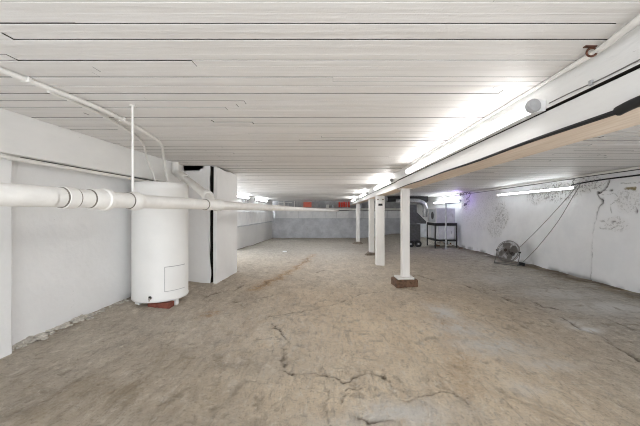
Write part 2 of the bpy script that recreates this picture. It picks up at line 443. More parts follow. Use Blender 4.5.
# rear left wall, with an unseen opening added behind the pier for fill light
wall_grid_x('wall_left_rear', -3.32, 10.1, YF+.1, -.5, ZC+.02, 'wall_paint')
wall_grid_x('wall_left_added_sill', -3.32, 4.6, 10.1, -.5, .15, 'wall_paint')
bm = NB(); box(bm, -3.42, -3.32, 4.6, 5.2, .15, ZC+.02)
struct(build('wall_left_added_jamb', bm, 'wall_paint', loc=(0, 0, 0)))
bm = NB(); box(bm, -2.24, -2.12, -.75, 2.0, -.1, 1.50, .012)
struct(build('wall_left_pilaster', bm, 'wall_paint', loc=(0, 0, 0)))
bm = NB(); box(bm, -2.3, -2.03, -.75, 4.14, 1.50, ZC+.005, .008)
struct(build('sill_beam', bm, 'sill_paint', loc=(0, 0, 0)))
# pier: stepped body with a ragged dark pocket under the ceiling and a ragged right edge
bm = NB()
outline = [(-3.35, -.1), (-1.665, -.1)]
for i in range(26):
    z = -.1+(ZC+.01+.1)*(i+1)/27
    outline.append((-1.665+random.uniform(-.012, .010), z))
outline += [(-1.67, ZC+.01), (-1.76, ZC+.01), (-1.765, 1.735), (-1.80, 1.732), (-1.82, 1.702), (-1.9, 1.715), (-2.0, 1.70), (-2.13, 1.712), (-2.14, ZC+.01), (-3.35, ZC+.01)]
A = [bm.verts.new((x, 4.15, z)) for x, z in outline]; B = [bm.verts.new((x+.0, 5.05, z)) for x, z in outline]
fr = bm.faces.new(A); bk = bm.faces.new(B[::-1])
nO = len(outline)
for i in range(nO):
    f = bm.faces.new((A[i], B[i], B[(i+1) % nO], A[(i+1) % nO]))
    if 2 <= i: f.material_index = 1  # dark faces: raw pocket lining, and the slab gap's shade painted in
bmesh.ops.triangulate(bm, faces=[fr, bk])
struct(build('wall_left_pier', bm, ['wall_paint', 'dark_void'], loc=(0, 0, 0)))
bm = NB()
ol = [(4.15, fz(-1.6, 4.15)-.01), (5.06, fz(-1.6, 5.06)-.0), (5.07, .9), (5.06, ZC-.025), (4.75, ZC-.012), (4.5, ZC-.03), (4.17, ZC-.005), (4.155, .9)]
A = [bm.verts.new((-1.632, a, b)) for a, b in ol]; B = [bm.verts.new((-1.585, a, b)) for a, b in ol]
bm.faces.new(A); bm.faces.new(B[::-1])
for i in range(len(ol)): bm.faces.new((A[i], B[i], B[(i+1) % len(ol)], A[(i+1) % len(ol)]))
bmesh.ops.bevel(bm, geom=list(bm.edges), offset=.006, segments=1, affect='EDGES')
tag(build('wall_panel', bm, 'wall_paint'), 'tall white slab standing against the pier behind the water heater, dark gap along its edge', 'panel')
# ------------------------------------------------------------------ right wall
def rw(u, v): Y = F*XR/(u-331); return (Y, H+(212-v)*Y/F)
yy = np.concatenate([np.arange(-.75, 3.6, .1), np.arange(3.6, 8, .013), np.arange(8, YF+.4, .06)]); zz = np.arange(-.3, ZC+.03, .013)
A, B = np.meshgrid(yy, zz, indexing='ij')
aw = A+(fbm(A*14, B*14, 3, 3)-.5)*.06; bw = B+(fbm(A*14, B*14, 3, 8)-.5)*.06
D = (fbm(A*1.3, B*1.3, 4, 55)-.5)*.04+(fbm(A*7, B*7, 4, 56)-.5)*.012
dirtw = np.zeros_like(A); peel = np.zeros_like(A); olive = np.zeros_like(A)
ck = [rw(*p) for p in [(609, 181), (606, 189), (598, 194), (600, 198), (603, 202), (599, 210), (598, 217), (596, 225), (594, 240), (593, 258), (591, 281)]]
d, s = seg_dist(aw, bw, ck)
side = np.where(A < np.interp(B, [c[1] for c in ck][::-1], [c[0] for c in ck][::-1]), 1.0, 0.0)
ax = (A-np.interp(B, [c[1] for c in ck][::-1], [c[0] for c in ck][::-1]))
D = D+.035*(1-sst(-.02, .006, ax))*sst(1.62, 1.45, B)
D = D-.03*np.exp(-(d/.013)**2)
dirtw = np.maximum(dirtw, 1.1*np.exp(-(d/(.011+.010*sst(.9, 1.15, B)))**2))
for (u, v, ru, rv, amp) in [(603, 202, 2.4, 3, 1.2), (613, 190, 2.2, 1, .9), (597.5, 215, .8, 2, .8), (638, 211, 1.3, 2, .9), (616, 222, 2, .8, .8), (605, 221, 2, .7, .6), (621, 223.5, 2, .7, .7)]:
    y0, z0 = rw(u, v); y1, _ = rw(u+ru, v); _, z1 = rw(u, v-rv)
    e = ((aw-y0)/abs(y1-y0))**2+((bw-z0)/abs(z1-z0))**2
    g = amp*np.exp(-e**1.5); dirtw = np.maximum(dirtw, g); D = D-.02*g
for pl, w in [([(603, 190), (613, 190)], .006), ([(620, 200), (612, 205), (614, 213)], .004), ([(602, 227), (612, 229), (624, 226)], .005), ([(600, 196), (615, 193), (630, 199)], .004), ([(640, 183), (620, 183)], .005)]:
    d, s = seg_dist(aw, bw, [rw(*p) for p in pl]); dirtw = np.maximum(dirtw, .55*np.exp(-(d/w)**2)); D = D-.006*np.exp(-(d/w)**2)
y0, z0 = rw(632, 189); e = ((aw-y0-.4*(bw-z0))/.09)**2+((bw-z0)/.022)**2; olive = .95*(1-sst(.6, 1.2, e)); D = D-.015*olive
for (u, v, ru, rv, amp) in [(555, 192, 28, 10, 1), (585, 185, 22, 8, .9), (536, 196, 10, 9, .8), (501, 216, 8, 14, .9), (494, 228, 8, 10, .6), (618, 224, 14, 8, .5), (630, 200, 14, 14, .45), (480, 212, 30, 20, .3), (465, 200, 6, 12, .9)]:
    y0, z0 = rw(u, v); y1, _ = rw(u+ru, v); _, z1 = rw(u, v-rv)
    e = ((aw-y0)/abs(y1-y0))**2+((bw-z0)/abs(z1-z0))**2; peel = np.maximum(peel, amp*(1-sst(.5, 1.3, e)))
dirtw = np.maximum(dirtw, .6*np.exp(-np.clip(B-.02, 0, 9)/.03)*sst(.4, .65, fbm(A*4, B*4, 3, 12)))
struct(grid_object('wall_right', A, B, (XR-D, A, B), 'plaster', dict(dirt=dirtw, peel=peel, olive=olive)))
# ------------------------------------------------------------------ far wall; rear end left open for fill light
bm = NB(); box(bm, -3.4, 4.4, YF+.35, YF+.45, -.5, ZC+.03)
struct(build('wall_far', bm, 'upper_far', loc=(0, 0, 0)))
yy = np.arange(-3.35, 4.4, .05); zz = np.arange(-.5, .78, .05)
A, B = np.meshgrid(yy, zz, indexing='ij'); D = (fbm(A*2, B*2, 4, 5)-.5)*.05
struct(grid_object('wall_far_lower', A, B, (A, YF-.02+D, B), 'lower_wall', {}))
bm = NB(); box(bm, -3.36, 4.38, YF-.06, YF+.36, .735, .775, .006); box(bm, -3.35, -3.20, 10.1, YF, .60, .64, .006)
struct(build('trim_1', bm, 'lower_wall', loc=(0, 0, 0)))

# ------------------------------------------------------------------ the beam
bm = NB()
def timber(x0, x1, y0, y1, z0, z1):
    vs = box(bm, x0, x1, y0, y1, z0, z1, .006)
timber(XBF+.004, XBB, -.75, 4.86, 1.636, ZC+.003)
timber(XBF, XBB-.004, -.75, 4.80, ZBB, 1.623)
timber(XBF+.010, XBB, 4.868, YF+.3, 1.628, ZC+.003)
timber(XBF+.014, XBB-.004, 4.81, YF+.3, ZBB+.012, 1.622)
box(bm, XBF+.05, XBB-.05, -.74, YF, 1.55, 1.70, 0, 2)
bm.normal_update()
for f in bm.faces:
    zc_ = f.calc_center_median().z
    if abs(f.normal.z) > .8 and 1.60 < zc_ < 1.66: f.material_index = 2
    if f.normal.z < -.8 and f.material_index == 0 and f.calc_center_median().z < 1.53: f.material_index = 1
struct(build('ceiling_beam', bm, ['beam_paint', 'wood_under', 'dark_void'], loc=(0, 0, 0)))

# ------------------------------------------------------------------ posts
def post(X, Y, w, zt, label, style):
    z0 = fz(X, Y)
    t = thing('support_post', (X, Y, z0), label, 'post', 'white posts under the beam')
    zb = z0
    if style == 'block':
        b = NB(); box(b, X-.185, X+.165, Y-.13, Y+.15, z0-.015, z0+.115, .022, 0, Matrix.Rotation(.14, 3, 'Z')); build('wood_block', b, 'block_wood', t)['label'] = 'dark brown wooden block'
        b = NB(); box(b, X-.145, X+.115, Y-.11, Y+.11, z0+.115, z0+.145, .004, 0, Matrix.Rotation(.05, 3, 'Z')); build('base_plate', b, 'post_paint', t)
        zb = z0+.145
    elif style == 'stone':
        b = NB(); chunk(b, (X-.05, Y-.02, z0+.03), (.17, .13, .085), 5); build('stone_footing', b, 'stone', t, True)['label'] = 'rough brown stone footing'
        zb = z0+.095
    elif style == 'flare':
        b = NB(); lathe(b, [(.24, -.03), (.23, .03), (.16, .07), (.09, .10), (.085, .11)], (X, Y, z0), 20); build('footing', b, 'stone', t, True)['label'] = 'spreading rough concrete footing'
        zb = z0+.108
    b = NB(); box(b, X-w/2, X+w/2, Y-w/2, Y+w/2, zb-.01, zt, .008)
    sh = build('shaft', b, 'post_paint', t)
    if style == 'thick':
        b = NB(); box(b, X-.05, X+.045, Y-w/2-.006, Y-w/2+.004, zt-.235, zt-.185, .004); build('notch', b, 'black', t)['label'] = 'dark notch'
        for dx in (-.06, .055):
            b = NB(); tube(b, [(X+dx, Y-w/2-.016, zt-.09), (X+dx, Y-w/2+.004, zt-.09)], .016, 8); build('bolt', b, 'rust', t)['label'] = 'rusty bolt head'
    else:
        b = NB(); box(b, X-w/2-.02, X+w/2+.02, Y-w/2-.03, Y+w/2+.03, zt-.012, zt-.0005, .003); build('top_plate', b, 'post_paint', t)
post(1.165, 4.72, .12, ZBB, 'white square post nearest the camera, on a brown wooden block', 'block')
post(1.14, 7.0, .19, ZBB+.012, 'thick white timber post with a dark notch near its top', 'thick')
post(1.18, 8.75, .15, ZBB+.012, 'white post on rough stone, just behind the thick timber post', 'stone')
post(1.18, 13.2, .155, ZBB+.012, 'most distant thin white post under the beam, on a spreading footing', 'flare')

# ------------------------------------------------------------------ tube lights
def tube_light(p0, p1, back, label, mat, group, r=.031, cord=False):
    p0 = Vector(p0); p1 = Vector(p1); d = (p1-p0).normalized(); bk = Vector(back)
    mid = (p0+p1)/2
    t = thing('tube_light', mid, label, 'light', group)
    side = d.cross(bk).normalized()
    def prism(prof, q0, q1):
        b = NB(); A = [b.verts.new(q0+side*x*r+bk*y*r) for x, y in prof]; B = [b.verts.new(q1+side*x*r+bk*y*r) for x, y in prof]
        n = len(prof)
        for i in range(n): b.faces.new((A[i], A[(i+1) % n], B[(i+1) % n], B[i]))
        b.faces.new(A); b.faces.new(B[::-1]); return b
    arc = [(math.cos(a), -math.sin(a)) for a in [PI*i/14 for i in range(15)]]
    build('diffuser', prism(arc, p0+d*.02, p1-d*.02), mat, t, True)['label'] = 'glowing white tube'
    build('housing', prism([(-1.04, 0.0), (-1.04, .45), (-.8, 1.85), (.8, 1.85), (1.04, .45), (1.04, 0.0), (.97, .03), (-.97, .03)], p0, p1), 'housing', t)
    for p, s in ((p0, -1), (p1, 1)):
        b = NB(); tube(b, [p-d*s*.022, p+d*s*.004, p+d*s*.010], [r*1.06, r*1.06, r*.9], 20); build('end_cap', b, 'end_cap', t, True)['label'] = 'grey end cap'
    return t
gb = 'tube lights along the beam'
XT = .995
tube_light((XT, 1.47, 1.652), (XT, 3.9, 1.652), (1, 0, 0), 'longest tube light in view, nearest the camera on the white beam', 'tube', gb)
tube_light((XT, 4.95, 1.652), (XT, 6.75, 1.652), (1, 0, 0), 'second tube light along the beam, above the first and thick posts', 'tube_far', gb)
tube_light((XT, 8.4, 1.655), (XT, 10.2, 1.655), (1, 0, 0), 'third tube light along the beam from the camera', 'tube_far', gb)
tube_light((XT, 12.0, 1.655), (XT, 14.2, 1.655), (1, 0, 0), 'farthest tube light on the beam, near the red blocks', 'tube_far', gb)
gw = 'tube lights on the right wall'
tube_light((4.245, 5.22, 1.555), (4.245, 7.65, 1.56), (1, 0, 0), 'bright tube light on the right wall above the fan', 'tube_cool', gw, .018)
tube_light((4.25, 9.9, 1.50), (4.25, 12.3, 1.50), (1, 0, 0), 'tube light at the far end of the right wall above the metal cabinets', 'tube_back', gw, .028)
gl = 'tube lights on the far left wall'
tube_light((-3.22, 12.75, 1.68), (-3.22, 15.0, 1.67), (-1, 0, 0), 'tube light on the far left wall nearer the far corner', 'tube_back', gl, .035)
tube_light((-3.22, 10.2, 1.68), (-3.22, 11.7, 1.68), (-1, 0, 0), 'tube light on the far left wall half hidden behind the pier', 'tube_back', gl, .035)

# cords and cables on the beam
b = NB(); pts = smoothpath([(XBF-.006, 1.44, 1.652), (XBF-.008, 1.30, 1.650), (XBF-.006, 1.15, 1.645), (XBF-.006, .9, 1.648), (XBF-.006, .32, 1.652)], 6)
tube(b, pts, .0025, 6); cd = tag(build('power_cord', b, 'cable', None, True), 'thin grey power cord running along the beam from the long tube light', 'cord')
b = NB(); box(b, XBF-.012, XBF-.001, 1.20, 1.215, 1.640, 1.660, .002); build('cable_clip', b, 'end_cap', cd)
b = NB(); pts = [Vector((XBF-.004, y, ZBB+.004+.003*math.sin(y*5))) for y in np.linspace(.95, 4.75, 40)]
tube(b, pts, [.0105-.0018*(y-.95)/1 if y < 3 else .0065 for y in np.linspace(.95, 4.75, 40)], 8)
cb = tag(build('black_cable', b, 'black', None, True), 'black cable along the lower front edge of the beam', 'cable')
b = NB(); tube(b, smoothpath([(XBF-.010, .86, ZBB+.012), (XBF-.011, 1.02, ZBB+.008), (XBF-.010, 1.09, ZBB+.0)], 5), [.018]*11, 10); build('cable_sleeve', b, 'black', cb, True)['label'] = 'thicker black sleeve at the near end'
b = NB(); tube(b, smoothpath([(.93, .6, 1.742), (.975, .92, 1.744), (1.018, 1.12, 1.748), (1.034, 1.30, 1.755), (1.040, 2.2, 1.760), (1.043, 5, 1.762), (1.046, 9, 1.762)], 8), [.0125]*17+[.011]*8+[.009]*8+[.007]*16, 12)
cp = tag(build('ceiling_conduit', b, 'pipe_paint', None, True), 'white pipe in the corner between the ceiling boards and the beam', 'pipe')
b = NB(); ring(b, (1.008, 1.16, 1.748), (.3, .9, 0), .016, .004, 20, 6); box(b, .975, 1.02, 1.148, 1.162, 1.764, 1.770, .001); build('pipe_strap', b, 'rust', cp)['label'] = 'rusty strap'

# ------------------------------------------------------------------ water heater
TX, TY, TR, TZ0, TZ1 = -1.87, 3.30, .275, .207, 1.44
t = thing('water_heater', (TX, TY, fz(TX, TY)), 'tall white cylindrical water heater standing by the left wall', 'water heater')
b = NB(); lathe(b, [(TR-.03, TZ0-.004), (TR-.008, TZ0), (TR, TZ0+.012), (TR, TZ0+.03), (TR-.003, TZ0+.036), (TR-.003, TZ1-.075), (TR, TZ1-.07), (TR, TZ1-.012), (TR-.01, TZ1), (TR-.03, TZ1+.004)], (TX, TY, 0), 72)
build('jacket', b, 'tank_paint', t, True)
def patch(bm, a0, a1, z0, z1, r0, r1, n=14):
    I = []; O = []
    for i in range(n+1):
        a = a0+(a1-a0)*i/n
        for L, r in ((I, r0), (O, r1)):
            L.append([bm.verts.new((TX+r*math.cos(a), TY+r*math.sin(a), z)) for z in (z0, z1)])
    for i in range(n):
        bm.faces.new((O[i][0], O[i+1][0], O[i+1][1], O[i][1])); bm.faces.new((I[i][1], I[i+1][1], I[i+1][0], I[i][0]))
        bm.faces.new((O[i][1], O[i+1][1], I[i+1][1], I[i][1])); bm.faces.new((I[i][0], I[i+1][0], O[i+1][0], O[i][0]))
    for e in (0, n): bm.faces.new((I[e][0], I[e][1], O[e][1], O[e][0]))
b = NB(); patch(b, math.radians(-54), math.radians(-5), .309, .566, TR-.006, TR+.0012); build('panel_gap_shade', b, 'end_cap', t, True)['label'] = 'thin grey border painting the shadow gap round the access panel'  # grey backing patch paints the shadow gap round the panel
b = NB(); patch(b, math.radians(-53), math.radians(-6), .315, .56, TR-.006, TR+.006); build('access_panel', b, 'tank_paint', t, True)
va = math.radians(-80); vd = Vector((math.cos(va), math.sin(va), 0)); vp = Vector((TX, TY, .262))+vd*TR
b = NB(); tube(b, [vp-vd*.01, vp+vd*.012], .016, 12); tube(b, [vp, vp+vd*.04], .008, 10); tube(b, [vp+vd*.03, vp+vd*.032+Vector((0, 0, -.025))], .007, 10); dv = build('drain_valve', b, 'chrome', t, True); dv['label'] = 'small chrome drain valve'
b = NB(); tube(b, [vp+vd*.022+Vector((0, 0, .0)), vp+vd*.022+Vector((0, 0, .02))], .011, 10); build('valve_handle', b, 'black', dv, True)
for a in (-25, -120, 100):
    a = math.radians(a); c = Vector((TX+.235*math.cos(a), TY+.235*math.sin(a), 0)); zf = fz(c.x, c.y)
    b = NB(); box(b, c.x-.022, c.x+.022, c.y-.022, c.y+.022, zf-.005, TZ0+.005, .004); build('leg', b, 'tank_paint', t)
for (dx, dy) in ((-.06, .0), (.06, .04)):
    b = NB(); tube(b, [(TX+dx, TY+dy, TZ1), (TX+dx, TY+dy, TZ1+.03)], .022, 12); build('pipe_nipple', b, 'pipe_paint', t, True)
zf = fz(-1.75, 3.1)
b = NB(); box(b, -1.87, -1.645, 3.055, 3.15, zf-.008, TZ0-.006, .006)
tag(build('brick', b, 'brick'), 'red brick lying beneath the front of the water heater', 'brick')

# ------------------------------------------------------------------ drain pipe
def dp(Y): return Vector((-1.384+.108*Y, Y, 1.198-.001*Y))
R = .0455
t = thing('drain_pipe', dp(2.76), 'large white drain pipe with collars running from the left edge to the far wall', 'drain pipe')
b = NB(); tube(b, [dp(-.7), dp(1.33)], R, 24); build('pipe', b, 'pipe_paint', t, True)
b = NB(); tube(b, [dp(1.32), dp(1.44), dp(1.80)], R, 24); build('pipe', b, 'pipe_paint', t, True)
b = NB(); tube(b, [dp(1.80), dp(6), dp(10), dp(16.4)], R*.96, 24); build('pipe', b, 'pipe_paint', t, True)
def collar(Ya, Yb, r, nm, parts=None):
    b = NB(); d = (dp(Yb)-dp(Ya)).normalized()
    if parts is None: parts = [(0, r*.94), (.03, r), (.97, r), (1, r*.94)]
    tube(b, [dp(Ya+(Yb-Ya)*a) for a, _ in parts], [q for _, q in parts], 28); return build(nm, b, 'pipe_paint', t, True)
for Y in (1.372, 1.433, 1.512, 1.594, 1.767, 2.617):
    b = NB(); tube(b, [dp(Y-.003), dp(Y+.003)], R*1.065 if Y != 1.594 else R*1.185, 28); build('joint_seam', b, 'seam', t, True)['label'] = 'grimy joint line'
collar(1.375, 1.43, R*1.13, 'coupling')
collar(1.515, 1.635, R*1.2, 'hub', [(0, R*1.12), (.06, R*1.18), (.60, R*1.16), (.66, R*1.30), (.86, R*1.30), (.92, R*1.12), (1, R*1.03)])
collar(1.77, 1.86, R*1.2, 'hub', [(0, R*1.03), (.25, R*1.22), (.6, R*1.24), (.8, R*1.12), (1, R*1.05)])
collar(2.62, 2.92, R*1.16, 'wye_fitting', [(0, R*1.18), (.08, R*1.18), (.1, R*1.06), (.62, R*1.06), (.66, R*1.26), (.86, R*1.26), (.9, R*1.0)])
br = smoothpath([dp(2.74), dp(2.76)+Vector((-.05, .06, .05)), Vector((-1.25, 2.98, 1.31)), Vector((-1.80, 3.66, 1.555)), Vector((-1.96, 3.80, 1.62)), Vector((-1.985, 3.83, 1.70)), Vector((-1.985, 3.83, ZC-.002))], 6)
b = NB(); tube(b, br, .041, 22); bo = build('branch_pipe', b, 'pipe_paint', t, True)
for (p, q) in ((Vector((-1.24, 2.97, 1.306)), Vector((-1.18, 2.895, 1.28))), (Vector((-1.84, 3.70, 1.573)), Vector((-1.73, 3.575, 1.526)))):
    b = NB(); tube(b, [p, p.lerp(q, .1), p.lerp(q, .9), q], [.046, .052, .052, .046], 22); build('collar', b, 'pipe_paint', bo, True)
b = NB(); tube(b, [dp(1.8)+Vector((0, 0, .03)), (-1.19, 1.8, ZC)], .0065, 10); hr = tag(build('hanger_rod', b, 'pipe_paint', None, True), 'thin white vertical rod holding the drain pipe from the ceiling', 'pipe hanger')
b = NB(); tube(b, [(-1.19, 1.8, ZC-.006), (-1.19, 1.8, ZC)], .018, 12); build('ceiling_flange', b, 'pipe_paint', hr, True)
# thin water pipes on the ceiling
zt = ZC-.014
b = NB(); tube(b, smoothpath([(-1.62, .2, zt), (-1.50, .9, zt), (-1.455, 1.32, zt), (-1.40, 1.8, zt), (-1.45, 2.3, zt), (-1.55, 2.72, zt), (-1.70, 3.04, 1.715), (-1.785, 3.22, 1.63), (-1.812, 3.30, 1.55), (-1.81, 3.335, TZ1+.02)], 8), .0125, 12)
w1 = tag(build('water_pipe', b, 'pipe_paint', None, True), 'white pipe bending down from the ceiling to the right of the heater top', 'pipe', 'thin water pipes above the heater')
for Y, X in ((1.42, -1.443), (2.03, -1.413)):
    b = NB(); box(b, X-.02, X+.02, Y-.008, Y+.008, ZC-.027, ZC-.001, .003); build('pipe_clip', b, 'pipe_paint', w1)
b = NB(); tube(b, smoothpath([(-1.46, 1.55, zt), (-1.47, 1.85, zt), (-1.56, 2.3, zt), (-1.70, 2.7, zt), (-1.84, 2.98, 1.715), (-1.905, 3.14, 1.64), (-1.93, 3.25, 1.56), (-1.93, 3.30, TZ1+.02)], 8), .0095, 12)
tag(build('water_pipe', b, 'pipe_paint', None, True), 'thinner white pipe dropping from the ceiling to the left of the heater top', 'pipe', 'thin water pipes above the heater')
b = NB(); tube(b, smoothpath([(-2.065, 1.55, 1.53), (-2.065, 1.85, 1.488), (-2.065, 2.05, 1.478), (-2.065, 3, 1.476), (-2.065, 4.12, 1.474)], 6), .014, 12)
tag(build('wall_conduit', b, 'pipe_paint', None, True), 'white conduit running under the sill beam along the left wall', 'pipe')
b = NB(); tube(b, [(-2.09, 2.02, 1.494), (-2.09, 3, 1.494), (-2.09, 4.1, 1.494)], .006, 8)  # thin black line between the sill beam and the conduit
tag(build('black_line', b, 'black', None, True), 'thin black line tucked under the sill beam beside the white conduit', 'line')

# right wall lines
b = NB(); tube(b, smoothpath([(4.27, .5, 1.742), (4.27, 4, 1.744), (4.27, 5.6, 1.742), (4.265, 8, 1.735), (4.265, 11.6, 1.735)], 8), .02, 12)
tag(build('wall_conduit', b, 'pipe_paint', None, True), 'white pipe along the top of the right wall under the ceiling', 'pipe')
b = NB(); tube(b, smoothpath([(4.25, .5, 1.716), (4.25, 4, 1.717), (4.25, 5.2, 1.717), (4.262, 5.9, 1.712), (4.262, 7.6, 1.708)], 8), .006, 8)  # dark strand added to draw the shadow line below the pipe
tag(build('black_line', b, 'black', None, True), 'thin dark strand added as the shadow line under the white pipe on the right wall', 'line')
b = NB(); tube(b, smoothpath([(4.285, .5, 1.645), (4.27, 4.0, 1.642), (4.265, 4.8, 1.636), (4.26, 5.25, 1.612), (4.25, 5.30, 1.595)], 8), .012, 10)
tag(build('black_cable', b, 'black', None, True), 'black cable along the right wall running down to the wall tube light', 'cable')
b = NB(); tube(b, smoothpath([(4.26, 5.27, 1.59), (4.255, 5.28, 1.66), (4.25, 5.35, 1.71), (4.24, 6.5, 1.70), (4.24, 8.2, 1.695), (4.24, 11.5, 1.69)], 8), .007, 8)
tag(build('grey_cable', b, 'cable', None, True), 'thin grey cable strung above the wall tube light', 'cable')

# ------------------------------------------------------------------ fan
FX, FY = 3.85, 6.55; z0 = fz(FX, FY)
FC = Vector((3.875, 6.57, z0+.285)); FN = Vector((-.84, -.46, .34)).normalized()
RT = FN.cross(Vector((0, 0, 1))).normalized() * -1          # sideways, towards the right in the photo
UP = RT.cross(FN).normalized(); UP = UP if UP.z > 0 else -UP
FRr = .235
t = thing('floor_fan', (FX, FY, z0), 'grey wire-caged drum fan on the floor by the right wall', 'fan')
def cagept(ang, rr, s):
    q = rr/FRr; dep = .02+.075*(1-q*q)**.5 if s > 0 else -.02-.07*(1-q*q)**.5
    return FC+(RT*math.cos(ang)+UP*math.sin(ang))*rr+FN*dep
for s, nm in ((1, 'front_grille'), (-1, 'rear_grille')):
    b = NB()
    for i in range(56):
        a = 2*PI*i/56; tube(b, [cagept(a+.18*(1-q)*s, FRr*q, s) for q in (.16, .4, .65, .85, .95, 1)], .0024, 5)
    for q in (.16, .45, .72): ring(b, FC+FN*(.02*s+s*(.075 if s > 0 else .07)*(1-q*q)**.5), FN, FRr*q, .0025, 40, 6)
    g = build(nm, b, 'grille', t, True)
    if s > 0:
        b = NB(); ds = FC+FN*.096; tube(b, [ds-FN*.008, ds+FN*.004, ds+FN*.008], [.036, .036, .025], 24); build('badge', b, 'brown_plastic', g, True)
b = NB(); ring(b, FC+FN*.02, FN, FRr, .006, 60, 8); ring(b, FC-FN*.02, FN, FRr, .006, 60, 8); build('rim', b, 'grille', t, True)
b = NB(); tube(b, [FC-FN*.16, FC-FN*.15, FC-FN*.05, FC-FN*.04], [.05, .075, .075, .05], 24); build('motor', b, 'brown_plastic', t, True)['label'] = 'dark brown motor'
b = NB(); tube(b, [FC-FN*.04, FC+FN*.03], .04, 20); hub = build('blade_hub', b, 'brown_plastic', t, True)
for kq in range(4):
    b = NB(); a0 = kq*PI/2+.4; rows = []
    for i in range(7):
        rr = .035+(.205-.035)*i/6; hw = .30+.28*math.sin(PI*min(i/6*.9, 1)); row = []
        for j in range(6):
            ang = a0+hw*(j/5-.5)*2*(.9 if i < 6 else .7); row.append(b.verts.new(FC+(RT*math.cos(ang)+UP*math.sin(ang))*rr+FN*(.025*(j/5-.5)*2)))
        rows.append(row)
    for i in range(6):
        for j in range(5): b.faces.new((rows[i][j], rows[i+1][j], rows[i+1][j+1], rows[i][j+1]))
    bmesh.ops.solidify(b, geom=list(b.faces), thickness=.002)
    build('blade', b, 'blade', t, True)
b = NB(); s_ = Vector((RT.x, RT.y, 0)).normalized(); fw = Vector((FN.x, FN.y, 0)).normalized()
L = FC-s_*.25; Rr = FC+s_*.25; zb = z0+.010
def gz(p): return Vector((p.x, p.y, fz(p.x, p.y)+.012))
pathp = [L+Vector((0, 0, 0)), L+fw*.02+Vector((0, 0, -.12)), gz(L+fw*.10), gz(L+fw*.12+s_*.03), gz(FC+fw*.13), gz(Rr+fw*.12-s_*.03), gz(Rr+fw*.10), Rr+fw*.02+Vector((0, 0, -.12)), Rr]
tube(b, smoothpath(pathp, 5), .008, 10)
tube(b, smoothpath([gz(L+fw*.10), gz(L-fw*.1), gz(L-fw*.13+s_*.05), gz(FC-fw*.13), gz(Rr-fw*.13-s_*.05), gz(Rr-fw*.1), gz(Rr+fw*.10)], 5), .007, 8)
build('stand', b, 'grille', t, True)
for sg in (-1, 1):
    b = NB(); tube(b, [FC+s_*sg*.232, FC+s_*sg*.268], .016, 12); build('pivot_knob', b, 'black', t, True)
# cords from the fan to the wall light
e1 = Vector((4.24, 5.17, 1.575)); a1 = FC+RT*.17+UP*.10-FN*.06
b = NB(); tube(b, smoothpath([a1, a1.lerp(e1, .35)+Vector((0, 0, -.035)), a1.lerp(e1, .7)+Vector((0, 0, -.03)), e1, (4.25, 5.17, 1.635)], 8), .0045, 8)
tag(build('power_cord', b, 'cable', None, True), 'upper of two cords, rising from the top of the fan to the wall light', 'cord', 'cords rising from the fan')
ax_, ay_ = fpt(524, 262); a2 = Vector((4.03, 6.33, fz(4.03, 6.33)+.06)); e2 = Vector((4.235, 5.12, 1.56))
b = NB(); tube(b, smoothpath([a2, a2.lerp(e2, .3)+Vector((.02, 0, -.07)), a2.lerp(e2, .65)+Vector((.02, 0, -.09)), a2.lerp(e2, .9)+Vector((0, 0, -.03)), e2, (4.25, 5.13, 1.632)], 8), .0045, 8)
pc = tag(build('power_cord', b, 'cable', None, True), 'lower sagging cord ending in a black plug block beside the fan', 'cord', 'cords rising from the fan')
b = NB(); box(b, a2.x-.055, a2.x+.045, a2.y-.035, a2.y+.035, a2.z-.05, a2.z+.015, .008, 0, Matrix.Rotation(.25, 3, 'Y')); build('plug_block', b, 'black', pc)['label'] = 'black plug block'

# ------------------------------------------------------------------ far end: ledge, foil, pipe
gF = 'foil boards above the ledge'
x = -3.18; i = 0
fl = ['in the far left corner', 'second from the far left corner', 'third from the far left corner', 'below the faded red block', 'just left of the red bars', 'below the red bars', 'behind the farthest post', 'behind the thick post', 'partly behind the nearest post', 'behind the furnace', 'in the far right corner']
while x < 4.2:
    w = [.62, .7, .78, .74, .66, .70, .8, .72, .66, .6, .7][i]; w = min(w, 4.25-x)
    b = NB(); box(b, x+.006, x+w-.006, YF+.02+random.uniform(0, .02), YF+.07, .777, 1.19+random.uniform(-.015, .015), .008, 0, Matrix.Rotation(random.uniform(-.03, .03), 3, 'X'))
    tag(build('foil_board', b, 'foil'), 'silver foil board on the far ledge '+fl[i], 'insulation board', gF); x += w; i += 1
gS = 'foil boards along the left ledge'
for i, (y0, y1) in enumerate(((10.14, 11.4), (11.4, 12.9), (12.9, 14.8), (14.8, 16.85))):
    b = NB(); box(b, -3.27, -3.225, y0+.01, y1-.01, .642, 1.16, .008, 0, Matrix.Rotation(random.uniform(-.015, .015), 3, 'Y'))
    tag(build('foil_board', b, 'foil'), 'silver foil board on the far left wall, '+['nearest, emerging from behind the pier', 'second beyond the pier', 'third beyond the pier', 'last before the far corner'][i], 'insulation board', gS)
b = NB(); tube(b, [(-2.9, YF-.25, 1.315), (1, YF-.25, 1.295), (4.1, YF-.25, 1.285)], .06, 16); fp = tag(build('far_pipe', b, 'pipe_paint', None, True), 'white horizontal pipe running across the far wall above the foil', 'pipe')
for X in (-1.9, .9, 3.0):
    b = NB(); tube(b, [(X, YF-.25, 1.34), (X, YF-.25, ZC)], .012, 8); build('hanger', b, 'pipe_paint', fp, True)
